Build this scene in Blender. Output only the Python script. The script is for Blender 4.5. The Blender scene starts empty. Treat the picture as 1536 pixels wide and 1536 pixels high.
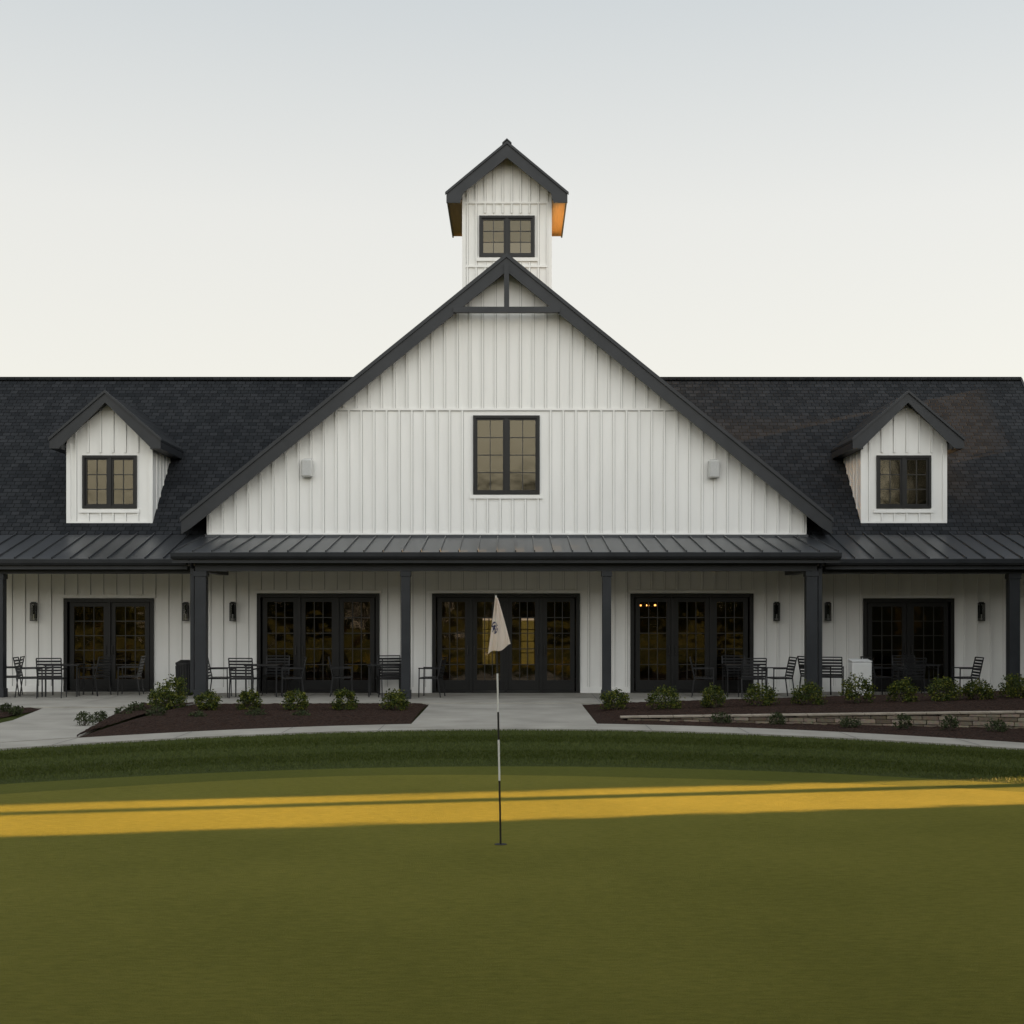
import bpy, math, random
import numpy as np
from mathutils import Vector, Matrix
random.seed(7); rng=np.random.default_rng(7)
sc=bpy.context.scene
R=math.radians
C=-0.13   # building centre x

# ------------------------------------------------------------- materials
def newmat(name):
    m=bpy.data.materials.new(name); m.use_nodes=True
    nt=m.node_tree; b=nt.nodes['Principled BSDF']
    return m,nt,b
def N(nt,t,**kw):
    n=nt.nodes.new(t)
    for k,v in kw.items():
        if k in n.inputs.keys(): n.inputs[k].default_value=v
        else: setattr(n,k,v)
    return n
def noisy(name,c1,c2,scale=5.0,rough=.7,bump=0.0,bscale=None,metal=0.0,spec=.5,detail=6,stretch=(1,1,1),bdist=.01):
    m,nt,b=newmat(name)
    tc=N(nt,'ShaderNodeTexCoord'); mp=N(nt,'ShaderNodeMapping'); mp.inputs['Scale'].default_value=stretch
    nt.links.new(tc.outputs['Object'],mp.inputs['Vector'])
    n=N(nt,'ShaderNodeTexNoise'); n.inputs['Scale'].default_value=scale; n.inputs['Detail'].default_value=detail
    nt.links.new(mp.outputs[0],n.inputs['Vector'])
    r=N(nt,'ShaderNodeValToRGB'); r.color_ramp.elements[0].position=.3; r.color_ramp.elements[1].position=.7
    r.color_ramp.elements[0].color=(*c1,1); r.color_ramp.elements[1].color=(*c2,1)
    nt.links.new(n.outputs['Fac'],r.inputs[0]); nt.links.new(r.outputs[0],b.inputs['Base Color'])
    b.inputs['Roughness'].default_value=rough; b.inputs['Metallic'].default_value=metal
    b.inputs['Specular IOR Level'].default_value=spec
    if bump>0:
        n2=N(nt,'ShaderNodeTexNoise'); n2.inputs['Scale'].default_value=bscale or scale*3; n2.inputs['Detail'].default_value=4
        nt.links.new(mp.outputs[0],n2.inputs['Vector'])
        bp=N(nt,'ShaderNodeBump'); bp.inputs['Strength'].default_value=bump; bp.inputs['Distance'].default_value=bdist
        nt.links.new(n2.outputs['Fac'],bp.inputs['Height']); nt.links.new(bp.outputs[0],b.inputs['Normal'])
    return m
M_side=noisy('white_siding',(.765,.755,.73),(.815,.805,.78),1.3,.55,.1,9,stretch=(3,3,.5))
M_shline=noisy('batten_shadow_paint',(.27,.265,.25),(.34,.335,.32),3,.8)  # grey for shadow lines painted along the battens
M_trim=noisy('charcoal_trim',(.018,.020,.023),(.026,.028,.032),2.5,.45,spec=.33)
M_black=noisy('black_frame',(.006,.006,.006),(.010,.0095,.009),4,.4,spec=.35)
M_munt=noisy('muntin_bar',(.012,.011,.009),(.018,.016,.014),4,.4)
M_metal=noisy('standing_seam_metal',(.05,.054,.060),(.07,.075,.083),1.2,.38,metal=.55,stretch=(1,.3,1))
M_ceil=noisy('porch_ceiling',(.30,.27,.225),(.37,.335,.28),2,.7)
M_conc=noisy('concrete',(.25,.235,.205),(.36,.34,.30),1.1,.85,.3,60,detail=10)
M_joint=noisy('concrete_joint',(.12,.12,.11),(.16,.155,.15),8,.9)
M_mulch=noisy('bark_mulch',(.010,.006,.0045),(.060,.033,.023),26,.95,1.0,45,bdist=.05,detail=8,spec=.15)
M_cedar=noisy('cedar_soffit',(.17,.10,.035),(.26,.15,.055),3,.55,stretch=(8,.6,1))
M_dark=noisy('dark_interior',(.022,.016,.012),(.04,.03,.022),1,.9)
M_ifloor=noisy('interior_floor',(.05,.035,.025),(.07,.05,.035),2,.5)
M_furn=noisy('black_powder_coat',(.010,.010,.011),(.016,.016,.017),6,.45,spec=.35)
M_light=noisy('light_grey_enamel',(.52,.52,.50),(.60,.60,.58),3,.5)
M_cab=noisy('white_cabinet_paint',(.55,.55,.54),(.62,.62,.61),2,.45)
def stone():
    m,nt,b=newmat('wall_stone')
    g=N(nt,'ShaderNodeNewGeometry'); r=N(nt,'ShaderNodeValToRGB')
    r.color_ramp.elements[0].color=(.15,.115,.08,1); r.color_ramp.elements[1].color=(.38,.31,.235,1)
    nt.links.new(g.outputs['Random Per Island'],r.inputs[0])
    tc=N(nt,'ShaderNodeTexCoord'); n=N(nt,'ShaderNodeTexNoise'); n.inputs['Scale'].default_value=18; n.inputs['Detail'].default_value=6
    nt.links.new(tc.outputs['Object'],n.inputs['Vector'])
    mx=N(nt,'ShaderNodeMixRGB',blend_type='MULTIPLY'); mx.inputs[0].default_value=.5
    nt.links.new(r.outputs[0],mx.inputs[1]); nt.links.new(n.outputs['Color'],mx.inputs[2]); nt.links.new(mx.outputs[0],b.inputs['Base Color'])
    bp=N(nt,'ShaderNodeBump'); bp.inputs['Strength'].default_value=.8; bp.inputs['Distance'].default_value=.02
    nt.links.new(n.outputs['Fac'],bp.inputs['Height']); nt.links.new(bp.outputs[0],b.inputs['Normal'])
    b.inputs['Roughness'].default_value=.9
    return m
M_stone=stone()
M_cap=noisy('cap_stone',(.24,.205,.16),(.36,.31,.25),5,.85,.4,40)
def leafmat(name,c1,c2,c3,trans=.25):
    m,nt,b=newmat(name)
    g=N(nt,'ShaderNodeNewGeometry'); r=N(nt,'ShaderNodeValToRGB')
    r.color_ramp.elements[0].color=(*c1,1); r.color_ramp.elements[1].color=(*c3,1)
    e=r.color_ramp.elements.new(.6); e.color=(*c2,1)
    nt.links.new(g.outputs['Random Per Island'],r.inputs[0]); nt.links.new(r.outputs[0],b.inputs['Base Color'])
    b.inputs['Roughness'].default_value=.6; b.inputs['Specular IOR Level'].default_value=.2
    if trans>0:
        t=N(nt,'ShaderNodeBsdfTranslucent'); nt.links.new(r.outputs[0],t.inputs[0])
        mx=N(nt,'ShaderNodeMixShader'); mx.inputs[0].default_value=trans
        out=nt.nodes['Material Output']
        nt.links.new(b.outputs[0],mx.inputs[1]); nt.links.new(t.outputs[0],mx.inputs[2]); nt.links.new(mx.outputs[0],out.inputs[0])
    return m
M_shrub=leafmat('shrub_leaves',(.018,.032,.008),(.050,.070,.012),(.20,.20,.028))
M_shrub2=leafmat('groundcover_leaves',(.025,.035,.015),(.045,.06,.022),(.075,.085,.035))
M_blade=leafmat('rough_grass_blades',(.050,.068,.012),(.070,.090,.017),(.100,.115,.026),.3)
M_offleaf=leafmat('offscreen_leaves',(.015,.03,.01),(.03,.05,.015),(.05,.08,.02),.0)
M_core=noisy('foliage_core',(.008,.014,.006),(.014,.022,.009),4,.95)
M_bark=noisy('bark',(.04,.03,.022),(.09,.07,.05),12,.9,.6,30)

def shingles():
    m,nt,b=newmat('asphalt_shingles')
    tc=N(nt,'ShaderNodeTexCoord'); sp=N(nt,'ShaderNodeSeparateXYZ'); cb=N(nt,'ShaderNodeCombineXYZ')
    mu=N(nt,'ShaderNodeMath',operation='MULTIPLY'); mu.inputs[1].default_value=1.414
    nt.links.new(tc.outputs['Object'],sp.inputs[0]); nt.links.new(sp.outputs['X'],cb.inputs['X'])
    nt.links.new(sp.outputs['Z'],mu.inputs[0]); nt.links.new(mu.outputs[0],cb.inputs['Y'])
    br=N(nt,'ShaderNodeTexBrick'); br.inputs['Scale'].default_value=1.0; br.offset=.37
    br.inputs['Brick Width'].default_value=.21; br.inputs['Row Height'].default_value=.145; br.inputs['Mortar Size'].default_value=.011
    br.inputs['Mortar Smooth'].default_value=.3
    br.inputs['Color1'].default_value=(.014,.016,.019,1); br.inputs['Color2'].default_value=(.028,.030,.034,1); br.inputs['Mortar'].default_value=(.005,.0055,.006,1)
    nt.links.new(cb.outputs[0],br.inputs['Vector'])
    n=N(nt,'ShaderNodeTexNoise'); n.inputs['Scale'].default_value=2.2; n.inputs['Detail'].default_value=9; n.inputs['Roughness'].default_value=.7
    nt.links.new(cb.outputs[0],n.inputs['Vector'])
    r=N(nt,'ShaderNodeValToRGB'); r.color_ramp.elements[0].position=.3;r.color_ramp.elements[1].position=.7
    r.color_ramp.elements[0].color=(.7,.7,.7,1); r.color_ramp.elements[1].color=(1.22,1.22,1.2,1)
    nt.links.new(n.outputs['Fac'],r.inputs[0])
    mx=N(nt,'ShaderNodeMixRGB',blend_type='MULTIPLY'); mx.inputs[0].default_value=1
    nt.links.new(br.outputs['Color'],mx.inputs[1]); nt.links.new(r.outputs[0],mx.inputs[2]); nt.links.new(mx.outputs[0],b.inputs['Base Color'])
    bp=N(nt,'ShaderNodeBump',invert=True); bp.inputs['Strength'].default_value=.6; bp.inputs['Distance'].default_value=.010
    nt.links.new(br.outputs['Fac'],bp.inputs['Height']); nt.links.new(bp.outputs[0],b.inputs['Normal'])
    b.inputs['Roughness'].default_value=.9; b.inputs['Specular IOR Level'].default_value=.15
    return m
M_shing=shingles()

def glass(name,tint,refl,gcol,ro=.03):
    m,nt,b=newmat(name)
    out=nt.nodes['Material Output']
    tr=N(nt,'ShaderNodeBsdfTransparent'); tr.inputs[0].default_value=(*tint,1)
    gl=N(nt,'ShaderNodeBsdfGlossy'); gl.inputs['Color'].default_value=(*gcol,1); gl.inputs['Roughness'].default_value=ro
    tc=N(nt,'ShaderNodeTexCoord'); n=N(nt,'ShaderNodeTexNoise'); n.inputs['Scale'].default_value=1.6
    nt.links.new(tc.outputs['Object'],n.inputs['Vector'])
    bp=N(nt,'ShaderNodeBump'); bp.inputs['Strength'].default_value=.3; bp.inputs['Distance'].default_value=.03
    nt.links.new(n.outputs['Fac'],bp.inputs['Height']); nt.links.new(bp.outputs[0],gl.inputs['Normal'])
    mx=N(nt,'ShaderNodeMixShader'); mx.inputs[0].default_value=refl
    nt.links.new(tr.outputs[0],mx.inputs[1]); nt.links.new(gl.outputs[0],mx.inputs[2]); nt.links.new(mx.outputs[0],out.inputs[0])
    return m
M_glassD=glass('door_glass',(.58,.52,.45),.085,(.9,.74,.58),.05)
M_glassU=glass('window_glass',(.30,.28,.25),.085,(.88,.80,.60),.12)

def grass(name,c1,c2,fine,bump):
    m,nt,b=newmat(name)
    tc=N(nt,'ShaderNodeTexCoord')
    n=N(nt,'ShaderNodeTexNoise'); n.inputs['Scale'].default_value=fine; n.inputs['Detail'].default_value=9; n.inputs['Roughness'].default_value=.8
    mp=N(nt,'ShaderNodeMapping'); mp.inputs['Scale'].default_value=(.5,1.8,1)
    nt.links.new(tc.outputs['Object'],mp.inputs[0]); nt.links.new(mp.outputs[0],n.inputs['Vector'])
    big=N(nt,'ShaderNodeTexNoise'); big.inputs['Scale'].default_value=.4; big.inputs['Detail'].default_value=5
    nt.links.new(tc.outputs['Object'],big.inputs['Vector'])
    r=N(nt,'ShaderNodeValToRGB'); r.color_ramp.elements[0].position=.38;r.color_ramp.elements[1].position=.62
    r.color_ramp.elements[0].color=(*c1,1); r.color_ramp.elements[1].color=(*c2,1)
    ad=N(nt,'ShaderNodeMath',operation='ADD'); m1=N(nt,'ShaderNodeMath',operation='MULTIPLY'); m1.inputs[1].default_value=.68
    m2=N(nt,'ShaderNodeMath',operation='MULTIPLY'); m2.inputs[1].default_value=.32
    nt.links.new(n.outputs['Fac'],m1.inputs[0]); nt.links.new(big.outputs['Fac'],m2.inputs[0])
    nt.links.new(m1.outputs[0],ad.inputs[0]); nt.links.new(m2.outputs[0],ad.inputs[1])
    nt.links.new(ad.outputs[0],r.inputs[0])
    nt.links.new(r.outputs[0],b.inputs['Base Color'])
    n2=N(nt,'ShaderNodeTexNoise'); n2.inputs['Scale'].default_value=200; n2.inputs['Detail'].default_value=2
    nt.links.new(tc.outputs['Object'],n2.inputs['Vector'])
    bp=N(nt,'ShaderNodeBump'); bp.inputs['Strength'].default_value=bump; bp.inputs['Distance'].default_value=.03
    nt.links.new(n2.outputs['Fac'],bp.inputs['Height']); nt.links.new(bp.outputs[0],b.inputs['Normal'])
    b.inputs['Roughness'].default_value=.9; b.inputs['Specular IOR Level'].default_value=.08
    return m
M_green=grass('putting_green_turf',(.170,.166,.024),(.275,.255,.046),16,1.0)
M_collar=grass('collar_turf',(.105,.120,.018),(.165,.172,.030),14,1.0)
M_rough=grass('rough_turf',(.040,.055,.011),(.07,.086,.018),9,1.0)

# ------------------------------------------------------------- mesh builder
class MB:
    def __init__(s): s.v=[]; s.f=[]
    def add(s,v,f):
        o=len(s.v); s.v+= [tuple(p) for p in v]; s.f+=[tuple(i+o for i in q) for q in f]
    def box(s,x0,x1,y0,y1,z0,z1):
        s.add([(x0,y0,z0),(x1,y0,z0),(x1,y1,z0),(x0,y1,z0),(x0,y0,z1),(x1,y0,z1),(x1,y1,z1),(x0,y1,z1)],
              [(3,2,1,0),(4,5,6,7),(0,1,5,4),(1,2,6,5),(2,3,7,6),(3,0,4,7)])
    def ext(s,v,n):
        s.add(v,[tuple(range(n)),tuple(range(2*n-1,n-1,-1))]+[(i,i+n,(i+1)%n+n,(i+1)%n) for i in range(n)])
    def pxz(s,poly,y0,y1): s.ext([(x,y0,z) for x,z in poly]+[(x,y1,z) for x,z in poly],len(poly))
    def pyz(s,poly,x0,x1): s.ext([(x0,y,z) for y,z in poly]+[(x1,y,z) for y,z in poly],len(poly))
    def pxy(s,poly,z0,z1): s.ext([(x,y,z0) for x,y in poly]+[(x,y,z1) for x,y in poly],len(poly))
    def tube(s,a,b,r,r2=None,n=8):
        a=Vector(a);b=Vector(b); r2=r if r2 is None else r2
        d=(b-a).normalized(); u=d.orthogonal().normalized(); w=d.cross(u)
        v=[]
        for p,rr in ((a,r),(b,r2)):
            for i in range(n):
                t=2*math.pi*i/n; v.append(p+u*math.cos(t)*rr+w*math.sin(t)*rr)
        s.add(v,[(i,(i+1)%n,n+(i+1)%n,n+i) for i in range(n)]+[tuple(range(n-1,-1,-1)),tuple(range(n,2*n))])
    def bar(s,a,b,w): s.tube(a,b,w*.62,n=4)
    def make(s,name,mat,parent=None,loc=(0,0,0),rot=0,smooth=False,bevel=0):
        me=bpy.data.meshes.new(name); me.from_pydata(s.v,[],s.f); me.validate(); me.update()
        import bmesh
        bm=bmesh.new(); bm.from_mesh(me); bmesh.ops.recalc_face_normals(bm,faces=bm.faces); bm.to_mesh(me); bm.free()
        ob=bpy.data.objects.new(name,me); sc.collection.objects.link(ob)
        if mat: me.materials.append(mat)
        ob.location=loc; ob.rotation_euler=(0,0,rot)
        if smooth:
            for p in me.polygons: p.use_smooth=True
        if bevel:
            mo=ob.modifiers.new('bevel','BEVEL'); mo.width=bevel; mo.segments=2; mo.limit_method='ANGLE'
        if parent: ob.parent=parent
        return ob
def empty(name,loc=(0,0,0)):
    e=bpy.data.objects.new(name,None); sc.collection.objects.link(e); e.location=loc; e.empty_display_size=.3; return e

club=empty('clubhouse')

# ------------------------------------------------------------- CLUBHOUSE
YW=33.0; YV=33.5
DOORS_C=[(C-1.79,C+1.76,2.45,4,YW),(C-6.02,C-3.08,2.45,3,YW),(C+3.0,C+5.95,2.45,3,YW)]
DOORS_W=[(C-10.85,C-8.66,2.34,2,YV),(C+8.75,C+10.96,2.34,2,YV)]
walls=MB(); bat=MB(); shline=MB()
def gz(x): return 10.53-.81*abs(x-C)          # top surface of gable roof
def wallspan(x0,x1,z0,z1,y,openings,t=.2):
    ops=sorted(openings); cur=x0
    for (a,b,zt) in ops:
        walls.box(cur,a,y,y+t,z0,z1); walls.box(a,b,y,y+t,zt,z1); cur=b
    walls.box(cur,x1,y,y+t,z0,z1)
wallspan(C-7.25,C+7.25,0,3.6,YW,[(d[0],d[1],d[2]) for d in DOORS_C])
wallspan(-14.3,C-7.25,0,3.6,YV,[(DOORS_W[0][0],DOORS_W[0][1],2.34)])
wallspan(C+7.25,13.8,0,3.6,YV,[(DOORS_W[1][0],DOORS_W[1][1],2.34)])
GW=(C-.79,C+.78,4.87,6.74)
def gb(x): return gz(x)-.30
a,b,z0,z1=GW
walls.pxz([(C-7.25,3.6),(a,3.6),(a,gb(a)),(C-7.25,gb(C-7.25))],YW,YW+.2)
walls.pxz([(b,3.6),(C+7.25,3.6),(C+7.25,gb(C+7.25)),(b,gb(b))],YW,YW+.2)
walls.box(a,b,YW,YW+.2,3.6,z0)
walls.pxz([(a,z1),(b,z1),(b,gb(b)),(C,gb(C)),(a,gb(a))],YW,YW+.2)
walls.box(-14.3,-14.1,YV+.2,41.9,0,3.6); walls.box(13.6,13.8,YV+.2,41.9,0,3.6)
walls.pyz([(33.3,3.6),(42.3,3.6),(37.8,8.1)],13.6,13.8)
walls.pyz([(33.3,3.6),(42.3,3.6),(37.8,8.1)],-14.3,-14.1)
def battens(x0,x1,step,zlo,zhi,y,avoid=[],off=0):
    x=x0+off
    while x<x1:
        lo=zlo(x) if callable(zlo) else zlo; hi=zhi(x) if callable(zhi) else zhi
        segs=[(lo,hi)]
        for (ax,bx,az,bz) in avoid:
            if ax-.06<x<bx+.06:
                ns=[]
                for (s0,s1) in segs:
                    if az>s0: ns.append((s0,min(s1,az)))
                    if bz<s1: ns.append((max(s0,bz),s1))
                segs=ns
        for (s0,s1) in segs:
            if s1-s0>.05:
                bat.box(x-.022,x+.022,y-.032,y+.001,s0,s1)
                shline.box(x-.026,x-.0221,y-.004,y+.001,s0,s1); shline.box(x+.0221,x+.031,y-.004,y+.001,s0,s1)  # grey strips paint the shadow line at each batten edge
        x+=step
av=[(d[0],d[1],-.1,d[2]+.1) for d in DOORS_C]
battens(C-7.2,C+7.22,.305,0.2,3.5,YW,av,.03)
battens(C-7.2,C+7.22,.305,3.92,lambda x:min(6.88,gb(x)),YW,[(a-.05,b+.05,z0-.12,z1+.1)],.03)
battens(C-5,C+5,.305,6.93,lambda x:gb(x),YW,[],.15)
bat.box(C-4.15,C+4.15,YW-.036,YW+.001,6.88,6.93)
shline.box(C-4.15,C+4.15,YW-.005,YW+.001,6.865,6.8795)  # painted shadow line under the horizontal trim
bat.box(C-7.22,C+7.22,YW-.04,YW+.001,3.80,3.92)
for (p,q,r_,s_) in [(a,b,z0,z1)]:
    bat.box(p-.09,q+.09,YW-.045,YW+.001,r_-.12,r_-.03)
battens(-14.2,C-7.3,.32,.2,3.5,YV,[(d[0],d[1],-.1,d[2]+.1) for d in DOORS_W])
battens(C+7.4,13.7,.32,.2,3.5,YV,[(d[0],d[1],-.1,d[2]+.1) for d in DOORS_W])
for (x0,x1,y,ds) in [(C-7.25,C+7.25,YW,DOORS_C),(-14.3,C-7.25,YV,DOORS_W[:1]),(C+7.25,13.8,YV,DOORS_W[1:])]:
    cur=x0
    for d in sorted(ds):
        bat.box(cur,d[0]-.02,y-.038,y+.001,.02,.2)
        bat.box(d[0]-.06,d[1]+.06,y-.042,y+.001,d[2]+.02,d[2]+.09)
        cur=d[1]+.02
    bat.box(cur,x1,y-.038,y+.001,.02,.2)
for sgn in (-1,1):
    xc=C+sgn*7.25
    bat.box(xc-.06,xc+.06,YW-.045,YW+.001,.2,3.8)

shing=MB(); trim=MB()
for (x0,x1) in [(-14.6,C),(C,14.06)]:
    shing.pyz([(33.15,3.84),(37.8,8.49),(37.8,8.49-.2),(33.35,3.84)],x0,x1)
    shing.pyz([(42.45,3.84),(37.8,8.49),(37.8,8.29),(42.25,3.84)],x0,x1)
shing.box(-14.6,C-2.3,37.68,37.92,8.44,8.52); shing.box(C+2.3,14.06,37.68,37.92,8.44,8.52)
for s in (-1,1):
    shing.pxz([(C,10.55),(C+s*7.75,gz(C+7.75)+.02),(C+s*7.75,gz(C+7.75)-.10),(C,10.43)],32.62,44)
    trim.pxz([(C,10.52),(C+s*7.76,gz(C+7.76)-.01),(C+s*7.76,gz(C+7.76)-.38),(C+s*7.50,gz(C+7.50)-.42),(C,10.14)],32.56,32.61)
    trim.pxz([(C,10.57),(C+s*7.79,gz(C+7.79)+.04),(C+s*7.79,gz(C+7.79)-.06),(C,10.47)],32.52,32.555)
    trim.pxz([(C,10.40),(C+s*7.74,gz(C+7.74)-.13),(C+s*7.74,gz(C+7.74)-.19),(C,10.34)],32.612,33.0)
    trim.box(*(sorted((C+s*7.70,C+s*7.75))),32.62,33.6,gz(C+7.75)-.36,gz(C+7.75)-.11)
trim.box(C-1.27,C+1.27,32.50,32.64,9.15,9.28)
trim.box(C-.06,C+.06,32.51,32.63,9.28,10.3)
for x0,x1 in ((-14.66,-14.6),(14.06,14.12)):
    trim.pyz([(33.1,3.82),(37.8,8.52),(37.8,8.22),(33.4,3.82)],x0,x1)
    trim.pyz([(42.5,3.82),(37.8,8.52),(37.8,8.22),(42.2,3.82)],x0,x1)

# dormers
for s in (-1,1):
    X=C+s*9.75; yf=33.55; hw=1.055
    dz=lambda x:7.33-.85*abs(x-X)
    wz0,wz1,w=4.57,5.85,.656
    walls.pxz([(X-hw,4.17),(X-w,4.17),(X-w,dz(X-w)-.15),(X-hw,dz(X-hw)-.15)],yf,yf+.12)
    walls.pxz([(X+w,4.17),(X+hw,4.17),(X+hw,dz(X+hw)-.15),(X+w,dz(X+w)-.15)],yf,yf+.12)
    walls.box(X-w,X+w,yf,yf+.12,4.17,wz0)
    walls.pxz([(X-w,wz1),(X+w,wz1),(X+w,dz(X+w)-.15),(X,dz(X)-.15),(X-w,dz(X-w)-.15)],yf,yf+.12)
    for q in (-1,1):
        xs=sorted((X+q*hw,X+q*(hw-.1)))
        walls.pyz([(yf+.12,4.2),(yf+.12,6.3),(35.9,6.3)],xs[0],xs[1])
        yy=yf+.35
        while yy<35.5:
            zz=3.85+(yy-33.2)
            xb=sorted((X+q*hw,X+q*(hw+.02)))
            bat.box(xb[0],xb[1],yy-.02,yy+.02,zz,6.25); yy+=.32
        bat.box(*(sorted((X+q*(hw-.1),X+q*(hw+.004)))),yf-.04,yf+.08,4.17,6.15)
        xe=X+q*1.33; ze=dz(xe)
        shing.add([(X,33.2,7.35),(xe,33.2,ze+.02),(xe,35.6,ze+.02),(X,36.75,7.35),
                   (X,33.2,7.25),(xe,33.2,ze-.08),(xe,35.6,ze-.08),(X,36.75,7.25)],
                  [(0,1,2,3),(4,5,6,7),(0,1,5,4),(1,2,6,5),(2,3,7,6),(3,0,4,7)])
        trim.pxz([(X,7.36),(X+q*1.35,dz(X+1.35)+.03),(X+q*1.35,dz(X+1.35)-.20),(X+q*1.13,dz(X+1.35)-.20),(X,7.10)],33.14,33.19)
        trim.pxz([(X,7.40),(X+q*1.37,dz(X+1.37)+.07),(X+q*1.37,dz(X+1.37)+.00),(X,7.33)],33.10,33.138)
        trim.box(*(sorted((X+q*(hw+.025),X+q*1.35))),33.2,35.75,ze-.22,ze-.06)
        trim.pxz([(X,7.22),(X+q*1.1,dz(X+1.1)-.12),(X+q*1.1,dz(X+1.1)-.17),(X,7.17)],33.2,yf)
    bt_hi=lambda x:dz(x)-.16
    battens(X-hw+.17,X+hw-.1,.305,4.24,bt_hi,yf,[(X-w,X+w,wz0-.1,wz1+.08)],.05)
    bat.box(X-w-.08,X+w+.08,yf-.045,yf+.001,wz0-.12,wz0-.03)
    bat.box(X-hw,X+hw,yf-.042,yf+.001,4.14,4.24)

# cupola
cy=35.4; chw=1.157
cz=lambda x:14.00-.83*abs(x-C)
cw=.71; c0,c1=11.23,12.28
walls.box(C-chw,C-cw,cy,cy+.12,9,cz(C+chw)-.15); walls.box(C+cw,C+chw,cy,cy+.12,9,cz(C+chw)-.15)
walls.box(C-cw,C+cw,cy,cy+.12,9,c0)
walls.box(C-cw,C+cw,cy,cy+.12,c1,cz(C+chw)-.15)
walls.pxz([(C-chw,cz(C+chw)-.15),(C+chw,cz(C+chw)-.15),(C,13.8)],cy,cy+.12)
walls.box(C-chw,C-chw+.12,cy+.12,37.9,9,12.9); walls.box(C+chw-.12,C+chw,cy+.12,37.9,9,12.9)
walls.box(C-chw+.12,C-cw,37.78,37.9,9,12.9); walls.box(C+cw,C+chw-.12,37.78,37.9,9,12.9)
walls.box(C-cw,C+cw,37.78,37.9,9,c0+.05); walls.box(C-cw,C+cw,37.78,37.9,c1,12.9)
battens(C-chw+.1,C+chw,.23,9.5,lambda x:cz(x)-.2,cy,[(C-cw,C+cw,c0-.14,c1+.08),(C-9,C+9,12.6,12.65),(C-9,C+9,10.95,11.0)],.03)
bat.box(C-chw,C+chw,cy-.04,cy+.001,12.6,12.65); bat.box(C-chw,C+chw,cy-.04,cy+.001,10.95,11.0)
bat.box(C-cw-.08,C+cw+.08,cy-.05,cy+.001,c0-.12,c0-.03)
for q in (-1,1):
    bat.box(*(sorted((C+q*(chw-.09),C+q*(chw+.004)))),cy-.045,cy+.05,9.3,12.6)
ced=MB()
for q in (-1,1):
    shing.pxz([(C,14.02),(C+q*1.53,cz(C+1.53)+.02),(C+q*1.53,cz(C+1.53)-.1),(C,13.90)],35.0,38.25)
    trim.pxz([(C,14.03),(C+q*1.55,cz(C+1.55)+.03),(C+q*1.55,cz(C+1.55)-.22),(C+q*1.20,cz(C+1.55)-.22),(C+q*1.12,cz(C+1.12)-.32),(C,13.65)],34.94,34.99)
    trim.pxz([(C,14.07),(C+q*1.58,cz(C+1.58)+.07),(C+q*1.58,cz(C+1.58)-.0),(C,14.00)],34.90,34.938)
    trim.box(*(sorted((C+q*1.50,C+q*1.54))),35.0,38.25,cz(C+1.5)-.24,cz(C+1.5)-.10)
    ced.box(*(sorted((C+q*(chw+.003),C+q*1.5))),35.0,38.25,cz(C+1.5)-.20,cz(C+1.5)-.17)
    trim.pxz([(C,13.89),(C+q*1.15,cz(C+1.15)-.12),(C+q*1.15,cz(C+1.15)-.17),(C,13.84)],35.0,cy)
ced.make('cupola_soffit',M_cedar,club)
trim.pxz([(C-.12,13.985),(C,14.09),(C+.12,13.985),(C+.12,14.02),(C,14.13),(C-.12,14.02)],34.89,38.3)

met=MB()
def porch(x0,x1,ye,ze,yt,zt,step):
    met.pyz([(ye,ze),(yt,zt),(yt,zt-.05),(ye,ze-.05)],x0,x1)
    x=x0+.02
    L=math.hypot(yt-ye,zt-ze); ny=-(zt-ze)/L; nz=(yt-ye)/L
    while x<x1:
        h=.04
        met.pyz([(ye-.01,ze-.005),(yt,zt-.005),(yt+ny*h,zt+nz*h),(ye-.01+ny*h,ze+nz*h)],x-.012,x+.012)
        x+=step
porch(C-7.37,C+7.37,30.2,3.33,33.0,3.83,.42)
porch(-14.6,C-7.0,30.8,3.21,33.3,3.92,.42)
porch(C+7.0,14.06,30.8,3.21,33.3,3.92,.42)
met.box(C-7.28,C+7.28,YW-.06,YW-.041,3.76,3.88)
met.make('porch_metal_roof',M_metal,club)
def gutter(x0,x1,ye,ze):
    trim.pyz([(ye-.12,ze-.02),(ye-.11,ze-.10),(ye-.06,ze-.15),(ye+.02,ze-.15),(ye+.02,ze-.03),(ye-.09,ze-.03)],x0,x1)
    trim.box(x0,x1,ye+.022,ye+.06,ze-.24,ze-.055)
gutter(C-7.40,C+7.40,30.2,3.33); gutter(-14.6,C-7.2,30.8,3.21); gutter(C+7.2,14.06,30.8,3.21)
trim.box(C-6.95,C+6.95,30.50,30.70,2.92,3.12)
trim.box(-14.5,C-6.97,31.10,31.30,2.88,3.05); trim.box(C+6.97,13.95,31.10,31.30,2.88,3.05)
for s in (-1,1):
    trim.box(*(sorted((C+s*6.72,C+s*6.94))),30.702,33.0,2.9,3.1)
trim.make('dark_trim_and_fascia',M_trim,club)
ce=MB(); ce.box(C-7.3,C+7.3,30.262,32.998,3.13,3.16); ce.box(-14.5,C-7.0,30.88,33.498,3.06,3.09); ce.box(C+7.0,13.95,30.88,33.498,3.06,3.09)
ce.make('porch_ceiling',M_ceil,club)
pst=MB()
def post(x,y,w,zt):
    h=w/2
    pst.box(x-h,x+h,y-h,y+h,.06,zt)
    pst.box(x-h-.02,x+h+.02,y-h-.02,y+h+.02,.062,.26)
    pst.box(x-h-.02,x+h+.02,y-h-.02,y+h+.02,zt-.12,zt-.003)
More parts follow.
